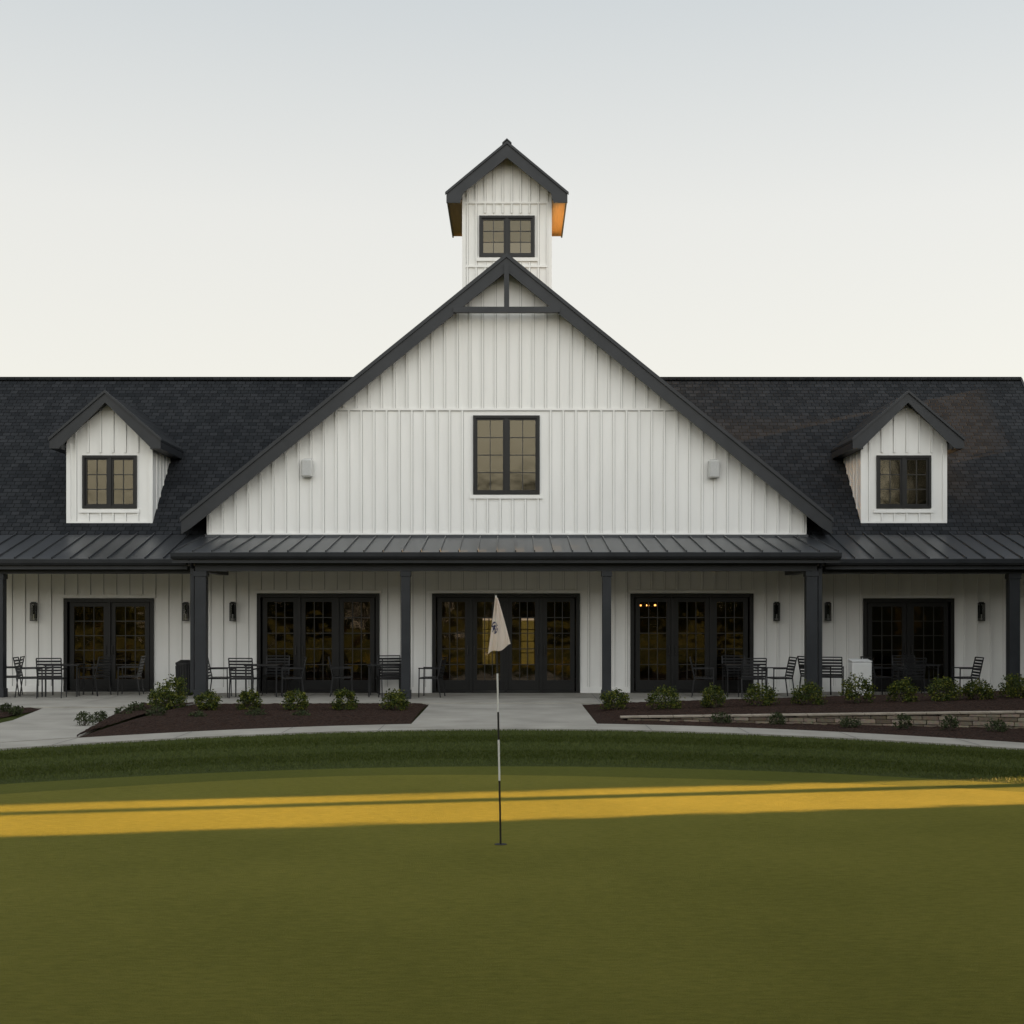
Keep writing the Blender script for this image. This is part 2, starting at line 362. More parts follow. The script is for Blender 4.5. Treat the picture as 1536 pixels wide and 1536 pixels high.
for s in (-1,1):
    post(C+s*2.25,30.6,.20,2.92); post(C+s*6.83,30.6,.25,2.92); post(C+s*11.58,31.2,.24,2.88)
    x=C+s*7.03
    pst.box(x-.045,x+.045,30.56,30.64,.2,3.0); pst.tube((x,30.6,3.0),(x,30.2,3.2),.045)
pst.make('porch_posts',M_trim,club,bevel=.006)
walls.make('siding_walls',M_side,club)
bat.make('siding_battens',M_side,club); shline.make('batten_shadow_lines',M_shline,club)
shing.make('shingle_roof',M_shing,club)

# interior
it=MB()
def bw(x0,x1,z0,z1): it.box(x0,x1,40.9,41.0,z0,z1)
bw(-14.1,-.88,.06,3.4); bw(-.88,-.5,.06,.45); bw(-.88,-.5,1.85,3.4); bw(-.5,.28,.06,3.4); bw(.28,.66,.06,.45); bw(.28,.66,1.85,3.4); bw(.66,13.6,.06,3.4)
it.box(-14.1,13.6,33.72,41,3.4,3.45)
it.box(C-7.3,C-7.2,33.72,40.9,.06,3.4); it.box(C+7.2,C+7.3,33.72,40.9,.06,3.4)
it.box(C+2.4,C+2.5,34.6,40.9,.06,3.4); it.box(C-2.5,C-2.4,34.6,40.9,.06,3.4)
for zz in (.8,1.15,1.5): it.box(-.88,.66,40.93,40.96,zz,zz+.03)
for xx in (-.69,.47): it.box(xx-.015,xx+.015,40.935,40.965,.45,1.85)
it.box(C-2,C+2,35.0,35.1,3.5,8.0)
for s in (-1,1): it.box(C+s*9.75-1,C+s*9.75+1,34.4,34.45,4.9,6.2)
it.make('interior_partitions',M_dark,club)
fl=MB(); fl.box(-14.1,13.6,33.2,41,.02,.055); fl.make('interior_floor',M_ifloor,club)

fr=MB(); mu=MB(); gd=MB(); gu=MB()
def sash(x0,x1,z0,z1,y,cols,rows,st,bot,glassmb,rec=.03):
    fr.box(x0,x0+st,y,y+.05,z0,z1); fr.box(x1-st,x1,y,y+.05,z0,z1)
    fr.box(x0+st,x1-st,y,y+.05,z1-st,z1); fr.box(x0+st,x1-st,y,y+.05,z0,z0+bot)
    gx0,gx1,gz0,gz1=x0+st,x1-st,z0+bot,z1-st
    glassmb.box(gx0,gx1,y+rec,y+rec+.004,gz0,gz1)
    for i in range(1,cols):
        x=gx0+(gx1-gx0)*i/cols; mu.box(x-.010,x+.010,y+.012,y+.028,gz0,gz1)
    for j in range(1,rows):
        z=gz0+(gz1-gz0)*j/rows; mu.box(gx0,gx1,y+.013,y+.027,z-.010,z+.010)
def window(x0,x1,z0,z1,y,cols,rows):
    f=.06
    fr.box(x0,x0+f,y-.05,y+.1,z0,z1); fr.box(x1-f,x1,y-.05,y+.1,z0,z1)
    fr.box(x0+f,x1-f,y-.05,y+.1,z1-f,z1); fr.box(x0+f,x1-f,y-.05,y+.1,z0,z0+f)
    m_=(x0+x1)/2
    fr.box(m_-.04,m_+.04,y-.03,y+.09,z0+f,z1-f)
    sash(x0+f,m_-.04,z0+f,z1-f,y,cols,rows,.045,.05,gu); sash(m_+.04,x1-f,z0+f,z1-f,y,cols,rows,.045,.05,gu)
window(GW[0]-.02,GW[1]+.02,GW[2]-.02,GW[3]+.02,YW,2,4)
window(C-cw-.01,C+cw+.01,c0-.01,c1+.01,cy,2,3)
for s in (-1,1): window(C+s*9.75-.67,C+s*9.75+.67,4.56,5.86,33.55,2,3)
def doors(x0,x1,zt,n,y):
    f=.08
    fr.box(x0-.01,x0+f,y-.05,y+.15,.06,zt+.01); fr.box(x1-f,x1+.01,y-.05,y+.15,.06,zt+.01)
    fr.box(x0+f,x1-f,y-.05,y+.15,zt-f,zt+.01); fr.box(x0+f,x1-f,y-.03,y+.15,.06,.10)
    W=(x1-x0-2*f)/n
    for i in range(n):
        p=x0+f+W*i
        if i>0: fr.box(p-.035,p+.035,y-.02,y+.12,.1,zt-f)
        sash(p+.036,p+W-.036,.105,zt-f-.003,y+.03,3,5,.11,.26,gd)
    for i in (range(1,n,2) if n!=3 else (1,)):
        p=x0+f+W*i
        for q in (-1,1):
            mu.tube((p+q*.08,y-.04,.98),(p+q*.08,y-.04,1.2),.012)
            mu.tube((p+q*.08,y-.04,1.0),(p+q*.08,y+.03,1.0),.01)
for d in DOORS_C+DOORS_W: doors(*d)
fr.make('door_and_window_frames',M_black,club)
mu.make('muntins',M_munt,club)
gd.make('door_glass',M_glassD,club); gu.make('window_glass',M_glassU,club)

em,nt,b=newmat('warm_bulb'); b.inputs['Emission Color'].default_value=(1,.5,.15,1); b.inputs['Emission Strength'].default_value=14
def chandelier(loc,s=1.0):
    pl=empty('chandelier',loc)
    ring=MB()
    for i in range(14):
        t0=2*math.pi*i/14;t1=2*math.pi*(i+1)/14
        ring.tube((.22*math.cos(t0),.22*math.sin(t0),0),(.22*math.cos(t1),.22*math.sin(t1),0),.012,n=6)
    ring.tube((0,0,3.38-loc[2]),(0,0,.15),.008)
    for i in range(3):
        t=2*math.pi*i/3; ring.tube((0,0,.2),(.22*math.cos(t),.22*math.sin(t),0),.006)
    ring.make('chandelier_ring',M_black,pl)
    bl=MB()
    for i in range(6):
        t=2*math.pi*i/6+.3; x,y=.22*math.cos(t),.22*math.sin(t)
        bl.tube((x,y,.02),(x,y,.04),.008,.014); bl.tube((x,y,.04),(x,y,.07),.014,.004)
    bl.make('bulbs',em,pl)
chandelier((3.50,35.2,2.15))

# ------------------------------------------------------------- wall lanterns, speakers
M_lg=glass('lantern_glass',(.7,.7,.7),.10,(.9,.9,.9))
def lantern(x,y,z):
    e=empty('wall_lantern',(x,y,z)); m=MB()
    m.box(-.05,.05,-.022,0,-.16,.16)
    m.box(-.07,.07,-.17,-.03,.19,.215); m.box(-.05,.05,-.15,-.05,.215,.24)
    m.box(-.07,.07,-.17,-.03,-.225,-.205)
    for sx in (-1,1):
        for yy in (-.165,-.045):
            m.box(sx*.062-.007,sx*.062+.007,yy-.007,yy+.007,-.205,.19)
    m.box(-.015,.015,-.03,-.02,-.03,.2)
    m.make('lantern_frame',M_black,e)
    g=MB(); g.box(-.055,.055,-.158,-.052,-.205,.19); g.make('lantern_glass',M_lg,e)
    c=MB(); c.tube((0,-.105,-.2),(0,-.105,-.06),.014); c.make('lantern_candle',M_light,e)
for x,y in ((-11.69,YV-.035),(-7.97,YV-.035),(-6.72,YW-.035),(6.37,YW-.035),(7.72,YV-.035),(11.47,YV-.035)): lantern(x,y,2.02)
M_gr=noisy('grille',(.42,.42,.41),(.5,.5,.49),60,.7)
def speaker(x,z):
    e=empty('wall_speaker',(x,YW-.034,z)); m=MB()
    m.pxy([(-.15,-.05),(-.12,-.22),(.12,-.22),(.15,-.05)],-.22,.2); m.make('speaker_cabinet',M_light,e,bevel=.03)
    k=MB(); k.box(-.05,.05,-.05,0,-.1,.1); k.box(-.09,.09,-.012,0,-.24,.24); k.make('speaker_bracket',M_cab,e)
    g=MB(); g.box(-.10,.10,-.228,-.221,-.19,.17); g.make('speaker_grille',M_gr,e,bevel=.01)
speaker(-4.93,5.48); speaker(4.86,5.46)

# ------------------------------------------------------------- ground
def sheet(name,poly,z,mat):
    m=MB(); m.add([(x,y,z) for x,y in poly],[tuple(range(len(poly)))]); return m.make(name,mat)
circ=[(700*math.cos(t),700*math.sin(t)) for t in np.linspace(0,2*math.pi,64,endpoint=False)]
sheet('ground_lawn',circ,0,M_rough)
def curve(f,x0,x1,n=60): return [(x,f(x)) for x in np.linspace(x0,x1,n)]
gedge=lambda x:16.3-.055*x*x-(.12*math.sin(x*.8))
cedge=lambda x:17.3-.055*x*x
sheet('lawn_collar',[(11,-8),(-13,-8)]+curve(cedge,-13,11),.004,M_collar)
sheet('putting_green',[(10,-8),(-12,-8)]+curve(gedge,-12,10),.008,M_green)
pf=lambda x:22.8-.065*x*x; pb=lambda x:24.0-.065*x*x
front=MB()
xs=np.linspace(-12,12,97)
for i in range(96):
    x0,x1=xs[i],xs[i+1]
    front.add([(x0,pf(x0),.03),(x1,pf(x1),.03),(x1,pb(x1),.03),(x0,pb(x0),.03),(x0,pf(x0),-.05),(x1,pf(x1),-.05),(x1,pb(x1),-.05),(x0,pb(x0),-.05)],
              [(0,1,2,3),(0,4,5,1),(3,2,6,7)])
fp=front.make('front_path',M_conc)
jm=MB()
for x in np.arange(-11.2,11.5,1.5):
    if abs(x-C)<1.6: continue
    jm.add([(x-.008,pf(x)+.01,.034),(x+.008,pf(x)+.01,.034),(x+.008,pb(x)-.01,.034),(x-.008,pb(x)-.01,.034)],[(0,1,2,3)])
w=MB(); w.pxy([(C-1.62,22.9),(C+1.61,22.9),(C+1.61,29.25),(C-1.62,29.25)],-.05,.036); w.make('entrance_walkway',M_conc)
for y in (24.1,25.8,27.5): jm.add([(C-1.6,y-.01,.040),(C+1.6,y-.01,.040),(C+1.6,y+.01,.040),(C-1.6,y+.01,.040)],[(0,1,2,3)])
w=MB(); w.pxy([(-6.72,21.15),(-7.75,28.0),(-9.6,28.0),(-9.45,27.2),(-9.0,24.6),(-8.95,19.0)],-.05,.033); w.make('side_walkway',M_conc)
for y in (22.6,24.3,26.0):jm.add([(-9.0,y-.01,.037),(-6.95-(y-21.15)*.15,y-.01,.037),(-6.95-(y-21.15)*.15,y+.01,.037),(-9.0,y+.01,.037)],[(0,1,2,3)])
w=MB(); w.pxy([(-15,27.9),(-7.72,27.9),(-7.72,29.2),(14.5,29.2),(14.5,33.6),(-15,33.6)],-.05,.06); w.make('patio_slab',M_conc)
for x in np.arange(-13.5,14,2.2): jm.add([(x-.008,29.22,.064),(x+.008,29.22,.064),(x+.008,32.9,.064),(x-.008,32.9,.064)],[(0,1,2,3)])
jm.add([(-14.9,30.99,.065),(14.4,30.99,.065),(14.4,31.01,.065),(-14.9,31.01,.065)],[(0,1,2,3)])
jm.make('paving_joints',M_joint)
wd=lambda x:24.6-(x-2)*.285
wt=lambda x:.07+(x-2)*.034
def bed(name,x0,x1,ylo,yhi,zf,nx=110,ny=70):
    v=[];f=[]
    for j in range(ny+1):
        for i in range(nx+1):
            t=j/ny
            x=x0+(x1-x0)*i/nx; lo=ylo(x); hi=yhi(x); y=lo+(hi-lo)*t
            e=min(1,min(t,1-t)*12,(min(i,nx-i)/nx)*25)
            v.append((x,y,zf(x,y)-.03*(1-e)+random.uniform(0,.028)*e))
    for j in range(ny):
        for i in range(nx):
            a_=j*(nx+1)+i; f.append((a_,a_+1,a_+nx+2,a_+nx+1))
    m=MB(); m.add(v,f); return m.make(name,M_mulch)
def zl(x,y): return .05+.05*math.sin(max(0,min(1,(y-pb(x))/(29.2-pb(x))))*math.pi)
bed('mulch_bed',-6.75,C-1.64,lambda x:pb(x)+.02,lambda x:29.15,zl)
v=[];f=[]
ny=50;nx=16
for j in range(ny+1):
    y=21.15+(29.15-21.15)*j/ny; xl=-6.74-(y-21.15)*.148
    for i in range(nx+1):
        x=xl+(-6.74-xl)*i/nx
        v.append((x,y,zl(-6.75,y)-(.03 if i==0 else 0)+random.uniform(0,.025)))
for j in range(ny):
    for i in range(nx):
        a_=j*(nx+1)+i; f.append((a_,a_+1,a_+nx+2,a_+nx+1))
m=MB(); m.add(v,f); m.make('mulch_bed',M_mulch)
def zr(x,y):
    if x<2: return .05
    t=max(0,min(1,(y-wd(x)-.06)/.08)); return .02+(wt(x)-.025)*t
bed('mulch_bed',C+1.63,12,lambda x:pb(x)+.02,lambda x:29.15,zr,140,110)
bed('mulch_bed',-14.5,-9.5,lambda x:24.4 if x<-9.6 else 25,lambda x:27.85,lambda x,y:.05,50,30)
rw=empty('stone_retaining_wall'); st=MB(); cp=MB()
for r_ in range(6):
    x=2.0+random.uniform(0,.1)
    while x<11.5:
        L=random.uniform(.18,.36); xe=min(x+L,11.5)
        z0=r_*.075-.08; z1=z0+.069
        top=wt(x)
        if z0<top-.02:
            z1=min(z1,top-.004)
            d=random.uniform(-.012,.012)
            v=[(x+.005,wd(x)+d,z0),(xe-.005,wd(xe)+d,z0),(xe-.005,wd(xe)+.14,z0),(x+.005,wd(x)+.14,z0)]
            v+=[(p[0],p[1],z1) for p in v]
            st.add(v,[(3,2,1,0),(4,5,6,7),(0,1,5,4),(1,2,6,5),(2,3,7,6),(3,0,4,7)])
        x=xe
x=1.95
while x<11.5:
    xe=x+random.uniform(.35,.55)
    v=[(x+.004,wd(x)-.03,wt(x)),(xe-.004,wd(xe)-.03,wt(xe)),(xe-.004,wd(xe)+.13,wt(xe)),(x+.004,wd(x)+.13,wt(x))]
    v+=[(p[0],p[1],p[2]+.038) for p in v]
    cp.add(v,[(3,2,1,0),(4,5,6,7),(0,1,5,4),(1,2,6,5),(2,3,7,6),(3,0,4,7)]); x=xe
st.make('wall_stones',M_stone,rw,bevel=.008); cp.make('wall_cap',M_cap,rw,bevel=.008)

# ------------------------------------------------------------- foliage
def leaves(mb_pts,size,aspect=.5):
    n=len(mb_pts); P=np.asarray(mb_pts)
    d=rng.normal(size=(n,3)); d/=np.linalg.norm(d,axis=1)[:,None]
    e=rng.normal(size=(n,3)); e-= (e*d).sum(1)[:,None]*d; e/=np.linalg.norm(e,axis=1)[:,None]
    s=size*rng.uniform(.6,1.3,size=(n,1))
    return np.stack([P-d*s,P+e*s*aspect,P+d*s,P-e*s*aspect],1).reshape(-1,3)
def quadmesh(name,v,mat,loc=(0,0,0),parent=None):
    n=len(v)//4; me=bpy.data.meshes.new(name)
    me.vertices.add(len(v)); me.vertices.foreach_set('co',v.astype(np.float32).ravel())
    me.loops.add(n*4); me.loops.foreach_set('vertex_index',np.arange(n*4,dtype=np.int32))
    me.polygons.add(n); me.polygons.foreach_set('loop_start',np.arange(0,n*4,4,dtype=np.int32))
    me.update(); me.validate(); me.materials.append(mat)
    ob=bpy.data.objects.new(name,me); sc.collection.objects.link(ob); ob.location=loc
    if parent: ob.parent=parent
    return ob
def shrub(x,y,z,r,h,n=520,mat=None,name='boxwood_shrub',leaf=.024):
    e=empty(name,(x,y,z))
    tips=[]; stm=MB()
    for i in range(34):
        t=random.uniform(0,2*math.pi); rr=math.sqrt(random.random())*r
        zz=h*(.30+.62*math.sqrt(max(0,1-(rr/r)**2)))*random.uniform(.82,1.12)
        p=(rr*math.cos(t),rr*math.sin(t),zz); tips.append(p)
        if i%3==0: stm.tube((p[0]*.15,p[1]*.15,-.02),p,.005,.002,n=4)
    for i in range(26):
        t=random.uniform(0,2*math.pi); rr=r*random.uniform(.5,.98)
        tips.append((rr*math.cos(t),rr*math.sin(t),h*random.uniform(.08,.5)))
    T_=np.array(tips)
    idx=rng.integers(0,len(T_),n)
    pts=T_[idx]+rng.normal(size=(n,3))*r*.13
    pts[:,2]=np.maximum(pts[:,2],.01)
    stm.make('stems',M_bark,e)
    quadmesh('leaves',leaves(pts,leaf,.6),mat or M_shrub,parent=e)
px=lambda p,y:(p-768)*y/2048
for p,r,h,yy in [(311,.22,.36,26.2),(374,.24,.38,26.3),(442,.25,.42,26.2),(517,.25,.38,26.2),(592,.27,.38,26.2),
               (922,.28,.34,26.8),(998,.29,.38,26.4),(1070,.25,.42,26.4),(1141,.28,.36,26.5),(1213,.29,.34,26.4),(1287,.28,.46,26.3),
               (1353,.25,.38,26.2),(1416,.30,.38,26.2),(1467,.29,.36,26.2),(1522,.28,.40,26.3),(1590,.28,.4,26.3)]:
    x=px(p,yy)
    shrub(x,yy,zr(x,yy)+.02 if x>2 else .08,r*random.uniform(.9,1.1),h*random.uniform(.9,1.12),n=1700,leaf=.022)
shrub(px(258,27.2),27.2,.08,.36,.60,n=2200); shrub(px(243,26.7),26.7,.08,.25,.4,n=1100)
for p,yy in [(235,24.7),(295,24.6),(383,24.9),(452,24.9),(185,25.2),(150,24.0),(128,23.4),(205,26),(1083,24.0),(1165,23.6),(1275,23.0),(1355,22.6),(1425,22.4),(1495,22.1),(10,26.3),(25,26.0),(318,26.9)]:
    shrub(px(p,yy),yy,.04,random.uniform(.12,.19),random.uniform(.14,.24),n=420,mat=M_shrub2,name='groundcover_plant',leaf=.02)

# rough grass blades, one mesh, mown in alternating bands
nb=230000
X=rng.uniform(-9.5,9.5,nb); Y=rng.uniform(11,23,nb)
k=(Y<22.78-.065*X*X)&(Y>17.25-.055*X*X)
X=X[k];Y=Y[k]; n=len(X)
band=np.sign(np.sin((Y+.058*X*X)*2.6))
ramp_=np.clip((Y-(17.25-.055*X*X))/.5,.35,1)
hgt=rng.uniform(.018,.036,n)*ramp_; w_=.006
ang=rng.uniform(0,2*math.pi,n); dx=np.cos(ang);dy=np.sin(ang)
lx=rng.normal(size=n)*.016; ly=rng.normal(size=n)*.012+band*.012
z0=np.zeros(n)
v=np.stack([np.stack([X-dx*w_,Y-dy*w_,z0],1),np.stack([X+dx*w_,Y+dy*w_,z0],1),
            np.stack([X+lx+dx*w_*.3,Y+ly+dy*w_*.3,hgt],1),np.stack([X+lx-dx*w_*.3,Y+ly-dy*w_*.3,hgt],1)],1).reshape(-1,3)
quadmesh('rough_grass',v,M_blade)

def blocker_hedge(x0,x1,y0,y1,h):
    e=empty('sun_blocker_hedge',((x0+x1)/2,(y0+y1)/2,0))
    hx,hy=(x1-x0)/2,(y1-y0)/2
    m=MB(); m.box(-hx+.08,hx-.08,-hy+.08,hy-.08,0,h-.08); m.make('blocker_hedge_core',M_core,e)
    n=int(45*(2*hy*h*2+2*hx*h*2+4*hx*hy))
    P=np.stack([rng.uniform(-hx,hx,n),rng.uniform(-hy,hy,n),rng.uniform(0,h,n)],1)
    f=rng.random(n)
    A=[2*hy*h,2*hy*h,2*hx*h,2*hx*h,4*hx*hy]; A=np.cumsum(A)/sum(A)
    P[f<A[0],0]=-hx; P[(f>=A[0])&(f<A[1]),0]=hx; P[(f>=A[1])&(f<A[2]),1]=-hy; P[(f>=A[2])&(f<A[3]),1]=hy; P[f>=A[3],2]=h
    P+=rng.normal(size=P.shape)*.05
    quadmesh('offscreen_leaves',leaves(P,.07),M_offleaf,parent=e)
HH=6.6
blocker_hedge(14.4,15.6,-12,15.82,HH)  # added out of view: the pair blocks the sun except for one strip
blocker_hedge(14.4,15.6,18.05,46,HH)
def blocker_tree(x,y,h,cr,crz,trunk_r,n=2600,name='light_blocker_tree',leaf=.16):
    e=empty(name,(x,y,0)); m=MB()
    p=Vector((0,0,-.05)); r=trunk_r
    segs=6
    for i in range(segs):
        q=Vector((random.uniform(-.05,.05)*i*.4,random.uniform(-.05,.05)*i*.4,(i+1)*h*.75/segs)); r2=r*.88
        m.tube(p,q,r,r2,n=10); p=q; r=r2
    tips=[]
    for i in range(60):
        t=random.uniform(0,2*math.pi); z=crz+(h-crz)*random.random(); k=math.sin(math.pi*min(1,max(.15,(z-crz)/(h-crz)*.75+.25)))
        rr=cr*k*math.sqrt(random.uniform(.1,1))
        b_=(rr*math.cos(t),rr*math.sin(t),z); tips.append(b_)
        m.tube((0,0,min(h*.72,max(crz*.85,z-1.2))),b_,.06,.015,n=5)
    m.make('trunk_and_limbs',M_bark,e)
    T_=np.array(tips); idx=rng.integers(0,len(T_),n)
    P=T_[idx]+rng.normal(size=(n,3))*cr*.14
    P=P[P[:,2]>crz-.2]
    quadmesh('crown',leaves(P,leaf),M_offleaf,parent=e)
blocker_tree(15,17.32,10.5,2.0,6.9,.20)  # unseen, added in the gap so its trunk splits the sun strip
# unseen trees added behind and beside the viewer to darken the near green
for x_,y_ in ((-8.5,.2),(-3.6,-1.2),(1.2,-1.4),(5.6,-.8),(9.8,.4)):
    blocker_tree(x_,y_,7.6,3.7,4.5,.28,n=8000,leaf=.30)
bm_pts=[]; core=MB()
for i in range(50):
    x=-100+i*4.0+random.uniform(-1,1); y=-58+random.uniform(-5,5); h=random.uniform(8,12)
    core.tube((x,y,-.2),(x,y,h*.6),.25,.12,n=6)
    for k in range(14):
        c_=np.array([x+random.uniform(-2.4,2.4),y+random.uniform(-2,2),h*random.uniform(.05,.92)])
        bm_pts.append(c_+rng.normal(size=(60,3))*np.array([1.1,1.0,.9]))
P=np.concatenate(bm_pts); P=P[P[:,2]>.2]
dt=empty('distant_trees'); core.make('trunks',M_bark,dt); quadmesh('crowns',leaves(P,.6,.75),M_offleaf,parent=dt)

# ------------------------------------------------------------- patio furniture
def chair(x,y,face):
    m=MB(); w=.27
    for s in (-1,1):
        m.bar((.24,s*w,0),(.23,s*w,.66),.026)
        m.bar((-.26,s*w,0),(-.20,s*w,.45),.026); m.bar((-.20,s*w,.45),(-.30,s*w,.90),.026)
        m.bar((.25,s*w,.66),(-.25,s*w,.655),.032)
        m.bar((.23,s*w,.43),(-.2,s*w,.43),.026)
    m.bar((.23,-w,.43),(.23,w,.43),.026); m.bar((-.2,-w,.43),(-.2,w,.43),.026)
    m.bar((-.30,-w,.90),(-.30,w,.90),.03)
    for i in range(6):
        t=(i+.6)/6.6; a_=(-.2-.1*t,.45+.45*t)
        m.box(a_[0]-.008,a_[0]+.008,-w,w,a_[1]-.022,a_[1]+.022)
    for i in range(7):
        xx=-.17+.06*i; m.box(xx-.024,xx+.024,-w,w,.44,.455)
    m.make('patio_chair',M_furn,loc=(x,y,.06),rot=face)
def table(x,y,rot=0,w=.38):
    m=MB()
    for i in range(9):
        yy=-w+.04+i*(2*w-.08)/8; m.box(-w+.03,w-.03,yy-.033,yy+.033,.715,.73)
    for s in (-1,1):
        m.bar((-w,s*w,.72),(w,s*w,.72),.032); m.bar((s*w,-w,.72),(s*w,w,.72),.032)
        for q in (-1,1):
            m.bar((s*(w-.03),q*(w-.03),0),(s*(w-.03),q*(w-.03),.72),.035)
        m.bar((s*(w-.03),-(w-.03),.64),(s*(w-.03),w-.03,.64),.02)
    m.make('patio_table',M_furn,loc=(x,y,.06),rot=rot)
E=0;W_=math.pi;Nn=math.pi/2;S_=-math.pi/2
CH=[(-11.75,31.9,W_+.2),(-11.1,31.4,E+.15),(-10.45,31.0,Nn+.1),(-9.75,31.9,W_-.3),(-9.0,32.2,W_+.1),
    (-6.72,31.3,E+.05),(-6.08,31.0,Nn-.1),(-5.05,31.4,W_+.2),(-5.6,32.4,S_),
    (-3.95,31.7,E+.1),(-2.72,31.0,Nn+.25),(-1.85,31.4,W_-.15),(-2.9,32.5,S_+.2),
    (4.4,31.4,E-.15),(5.45,31.0,Nn),(6.15,31.3,W_+.1),(5.3,32.4,S_),
    (7.15,32.2,E+.5),(7.45,31.9,Nn-.3),(8.5,31.7,E+.2),(9.0,31.0,Nn+.3),(10.45,31.4,W_),(9.4,32.5,S_)]
for c in CH: chair(*c)
for t in [(-10.4,31.75,.1),(-5.75,31.65,0),(-2.95,31.7,.05),(5.3,31.7,0),(9.45,31.75,0)]: table(*t)
tb=empty('trash_bin',(-7.62,31.9,.06)); m=MB()
m.tube((0,0,.03),(0,0,.72),.2,.225,n=24); m.tube((0,0,0),(0,0,.03),.17,.17,n=24)
m.tube((0,0,.72),(0,0,.77),.24,.24,n=24); m.tube((0,0,.77),(0,0,.83),.235,.12,n=24)
for i in range(24):
    t=2*math.pi*i/24; m.bar((.207*math.cos(t),.207*math.sin(t),.06),(.23*math.cos(t),.23*math.sin(t),.70),.022)
m.make('bin_body',M_furn,tb)
hs=empty('host_stand',(7.72,30.3,.06)); m=MB()
m.box(-.22,.22,-.2,.2,.05,.84); m.make('stand_body',M_cab,hs,bevel=.03)
m=MB(); m.box(-.19,.19,-.17,.17,0,.05); m.make('stand_plinth',M_furn,hs)
m=MB(); m.pyz([(-.21,.842),(.2,.842),(.2,.90),(-.21,.86)],-.225,.225); m.make('stand_top',M_cab,hs,bevel=.012)
m=MB(); m.box(-.16,.16,-.205,-.2005,.14,.76); m.make('stand_panel',M_light,hs,bevel=.002)

# ------------------------------------------------------------- golf flag
gf=empty('golf_flagstick',(-.094,11.34,.008))
M_pb=noisy('pole_black',(.01,.01,.01),(.018,.018,.018),8,.35); M_pw=noisy('pole_white',(.7,.69,.66),(.76,.75,.72),8,.35)
def pt(z): return (-.04*z/2.08,0,z)
pb_=MB(); pw_=MB()
segs=[(0,.53,0),(.53,.87,1),(.87,1.10,0),(1.10,1.42,1),(1.42,1.62,0),(1.62,2.07,1)]
for z0,z1,k in segs: (pw_ if k else pb_).tube(pt(z0),pt(z1),.0085 if z0<1 else .0075,n=12)
pb_.tube(pt(2.07),pt(2.085),.011,n=12)
pb_.make('pole_dark',M_pb,gf); pw_.make('pole_white',M_pw,gf)
cu=MB()
n=28
v=[(.054*math.cos(2*math.pi*i/n),.054*math.sin(2*math.pi*i/n),.003) for i in range(n)]
cu.add(v,[tuple(range(n))]); cu.make('cup',noisy('cup_shadow',(.01,.01,.008),(.015,.014,.01),5,.9),gf)
m=MB(); nu,nv=26,34; v=[];f=[]
for j in range(nv+1):
    t=j/nv; z=2.05-.47*t
    wl=-.008-.058*t**1.1; wr=.014+.108*(t**.9)
    for i in range(nu+1):
        s=i/nu
        x=-.04+wl+(wr-wl)*s
        z_=z+.075*t*s+.012*t*math.sin(s*8)
        y=.040*math.sin(s*9+.6*t)*(.25+t)+.016*math.sin(s*17+t*5)
        v.append((x,y-.015,z_))
for j in range(nv):
    for i in range(nu):
        a_=j*(nu+1)+i; f.append((a_,a_+1,a_+nu+2,a_+nu+1))
m.add(v,f)
fm,nt,b=newmat('flag_cloth')
b.inputs['Roughness'].default_value=.8
tc=N(nt,'ShaderNodeTexCoord')
vm=N(nt,'ShaderNodeVectorMath',operation='MULTIPLY_ADD'); vm.inputs[1].default_value=(1,0,.5); vm.inputs[2].default_value=(.050,0,-1.80*.5)
nt.links.new(tc.outputs['Object'],vm.inputs[0]); ln=N(nt,'ShaderNodeVectorMath',operation='LENGTH'); nt.links.new(vm.outputs[0],ln.inputs[0])
lt=N(nt,'ShaderNodeMath',operation='LESS_THAN'); lt.inputs[1].default_value=.026; nt.links.new(ln.outputs['Value'],lt.inputs[0])
wv=N(nt,'ShaderNodeTexNoise'); wv.inputs['Scale'].default_value=48; nt.links.new(tc.outputs['Object'],wv.inputs['Vector'])
g2=N(nt,'ShaderNodeMath',operation='GREATER_THAN'); g2.inputs[1].default_value=.46; nt.links.new(wv.outputs['Fac'],g2.inputs[0])
ml=N(nt,'ShaderNodeMath',operation='MULTIPLY'); nt.links.new(lt.outputs[0],ml.inputs[0]); nt.links.new(g2.outputs[0],ml.inputs[1])
mx=N(nt,'ShaderNodeMixRGB'); mx.inputs[1].default_value=(.88,.79,.73,1); mx.inputs[2].default_value=(.04,.05,.12,1)
nt.links.new(ml.outputs[0],mx.inputs[0]); nt.links.new(mx.outputs[0],b.inputs['Base Color'])
tl=N(nt,'ShaderNodeBsdfTranslucent'); nt.links.new(mx.outputs[0],tl.inputs[0])
ms=N(nt,'ShaderNodeMixShader'); ms.inputs[0].default_value=.5
nt.links.new(b.outputs[0],ms.inputs[1]); nt.links.new(tl.outputs[0],ms.inputs[2]); nt.links.new(ms.outputs[0],nt.nodes['Material Output'].inputs[0])
m.make('flag',fm,gf,smooth=True)

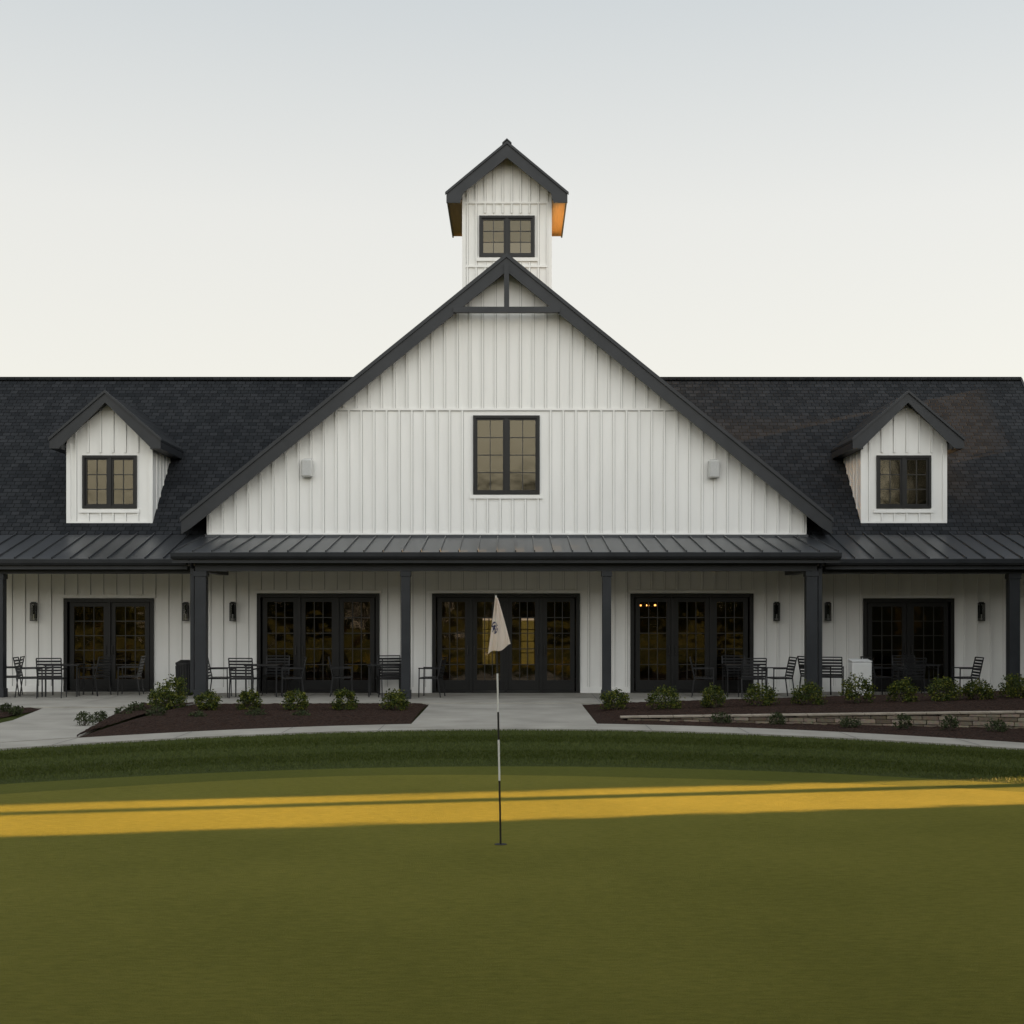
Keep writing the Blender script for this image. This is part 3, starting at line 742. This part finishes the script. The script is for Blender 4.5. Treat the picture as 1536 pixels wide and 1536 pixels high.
# ------------------------------------------------------------- world + sun
AZ=R(12); EL=R(13)
S=Vector((math.cos(AZ)*math.cos(EL),math.sin(AZ)*math.cos(EL),math.sin(EL)))
wld=bpy.data.worlds.new('World'); sc.world=wld; wld.use_nodes=True; nt=wld.node_tree
bg=nt.nodes['Background']; bg.inputs['Strength'].default_value=1.0
sky=N(nt,'ShaderNodeTexSky',sky_type='NISHITA'); sky.sun_disc=False; sky.sun_elevation=EL; sky.sun_rotation=R(90)-AZ; sky.dust_density=2
tc=N(nt,'ShaderNodeTexCoord'); sp=N(nt,'ShaderNodeSeparateXYZ'); nt.links.new(tc.outputs['Generated'],sp.inputs[0])
r=N(nt,'ShaderNodeValToRGB'); cr=r.color_ramp
cr.elements[0].position=0; cr.elements[0].color=(.90,.83,.71,1); cr.elements[1].position=1; cr.elements[1].color=(.42,.44,.46,1)
for p,c in ((.17,(.885,.86,.785)),(.28,(.83,.82,.775)),(.41,(.65,.68,.685))):
    e=cr.elements.new(p); e.color=(*c,1)
nt.links.new(sp.outputs['Z'],r.inputs[0])
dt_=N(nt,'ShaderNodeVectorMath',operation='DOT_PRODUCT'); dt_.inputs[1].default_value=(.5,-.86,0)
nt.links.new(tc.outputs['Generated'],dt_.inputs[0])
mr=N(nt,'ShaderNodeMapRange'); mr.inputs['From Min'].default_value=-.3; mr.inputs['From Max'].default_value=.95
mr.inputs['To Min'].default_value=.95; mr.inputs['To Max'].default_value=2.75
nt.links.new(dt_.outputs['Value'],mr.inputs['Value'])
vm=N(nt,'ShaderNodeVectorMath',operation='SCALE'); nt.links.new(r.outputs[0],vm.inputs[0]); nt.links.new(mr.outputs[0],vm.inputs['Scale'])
vs=N(nt,'ShaderNodeVectorMath',operation='SCALE'); vs.inputs['Scale'].default_value=.02; nt.links.new(sky.outputs[0],vs.inputs[0])
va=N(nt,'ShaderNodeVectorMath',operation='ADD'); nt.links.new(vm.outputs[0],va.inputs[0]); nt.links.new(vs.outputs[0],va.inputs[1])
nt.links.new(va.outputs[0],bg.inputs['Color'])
ld=bpy.data.lights.new('sun','SUN'); ld.energy=30; ld.angle=R(.6); ld.color=(1,.56,.20)
lo=bpy.data.objects.new('sun',ld); sc.collection.objects.link(lo); lo.rotation_euler=S.to_track_quat('Z','Y').to_euler(); lo.location=(40,10,20)

# ------------------------------------------------------------- camera
cd=bpy.data.cameras.new('camera'); co=bpy.data.objects.new('camera',cd); sc.collection.objects.link(co)
co.location=(0,0,1.9); co.rotation_euler=(R(90),0,0); cd.lens=48; cd.sensor_width=36; cd.shift_y=157/1536; cd.clip_end=2000
sc.camera=co
sc.view_settings.view_transform='Standard'; sc.view_settings.look='None'; sc.view_settings.exposure=0
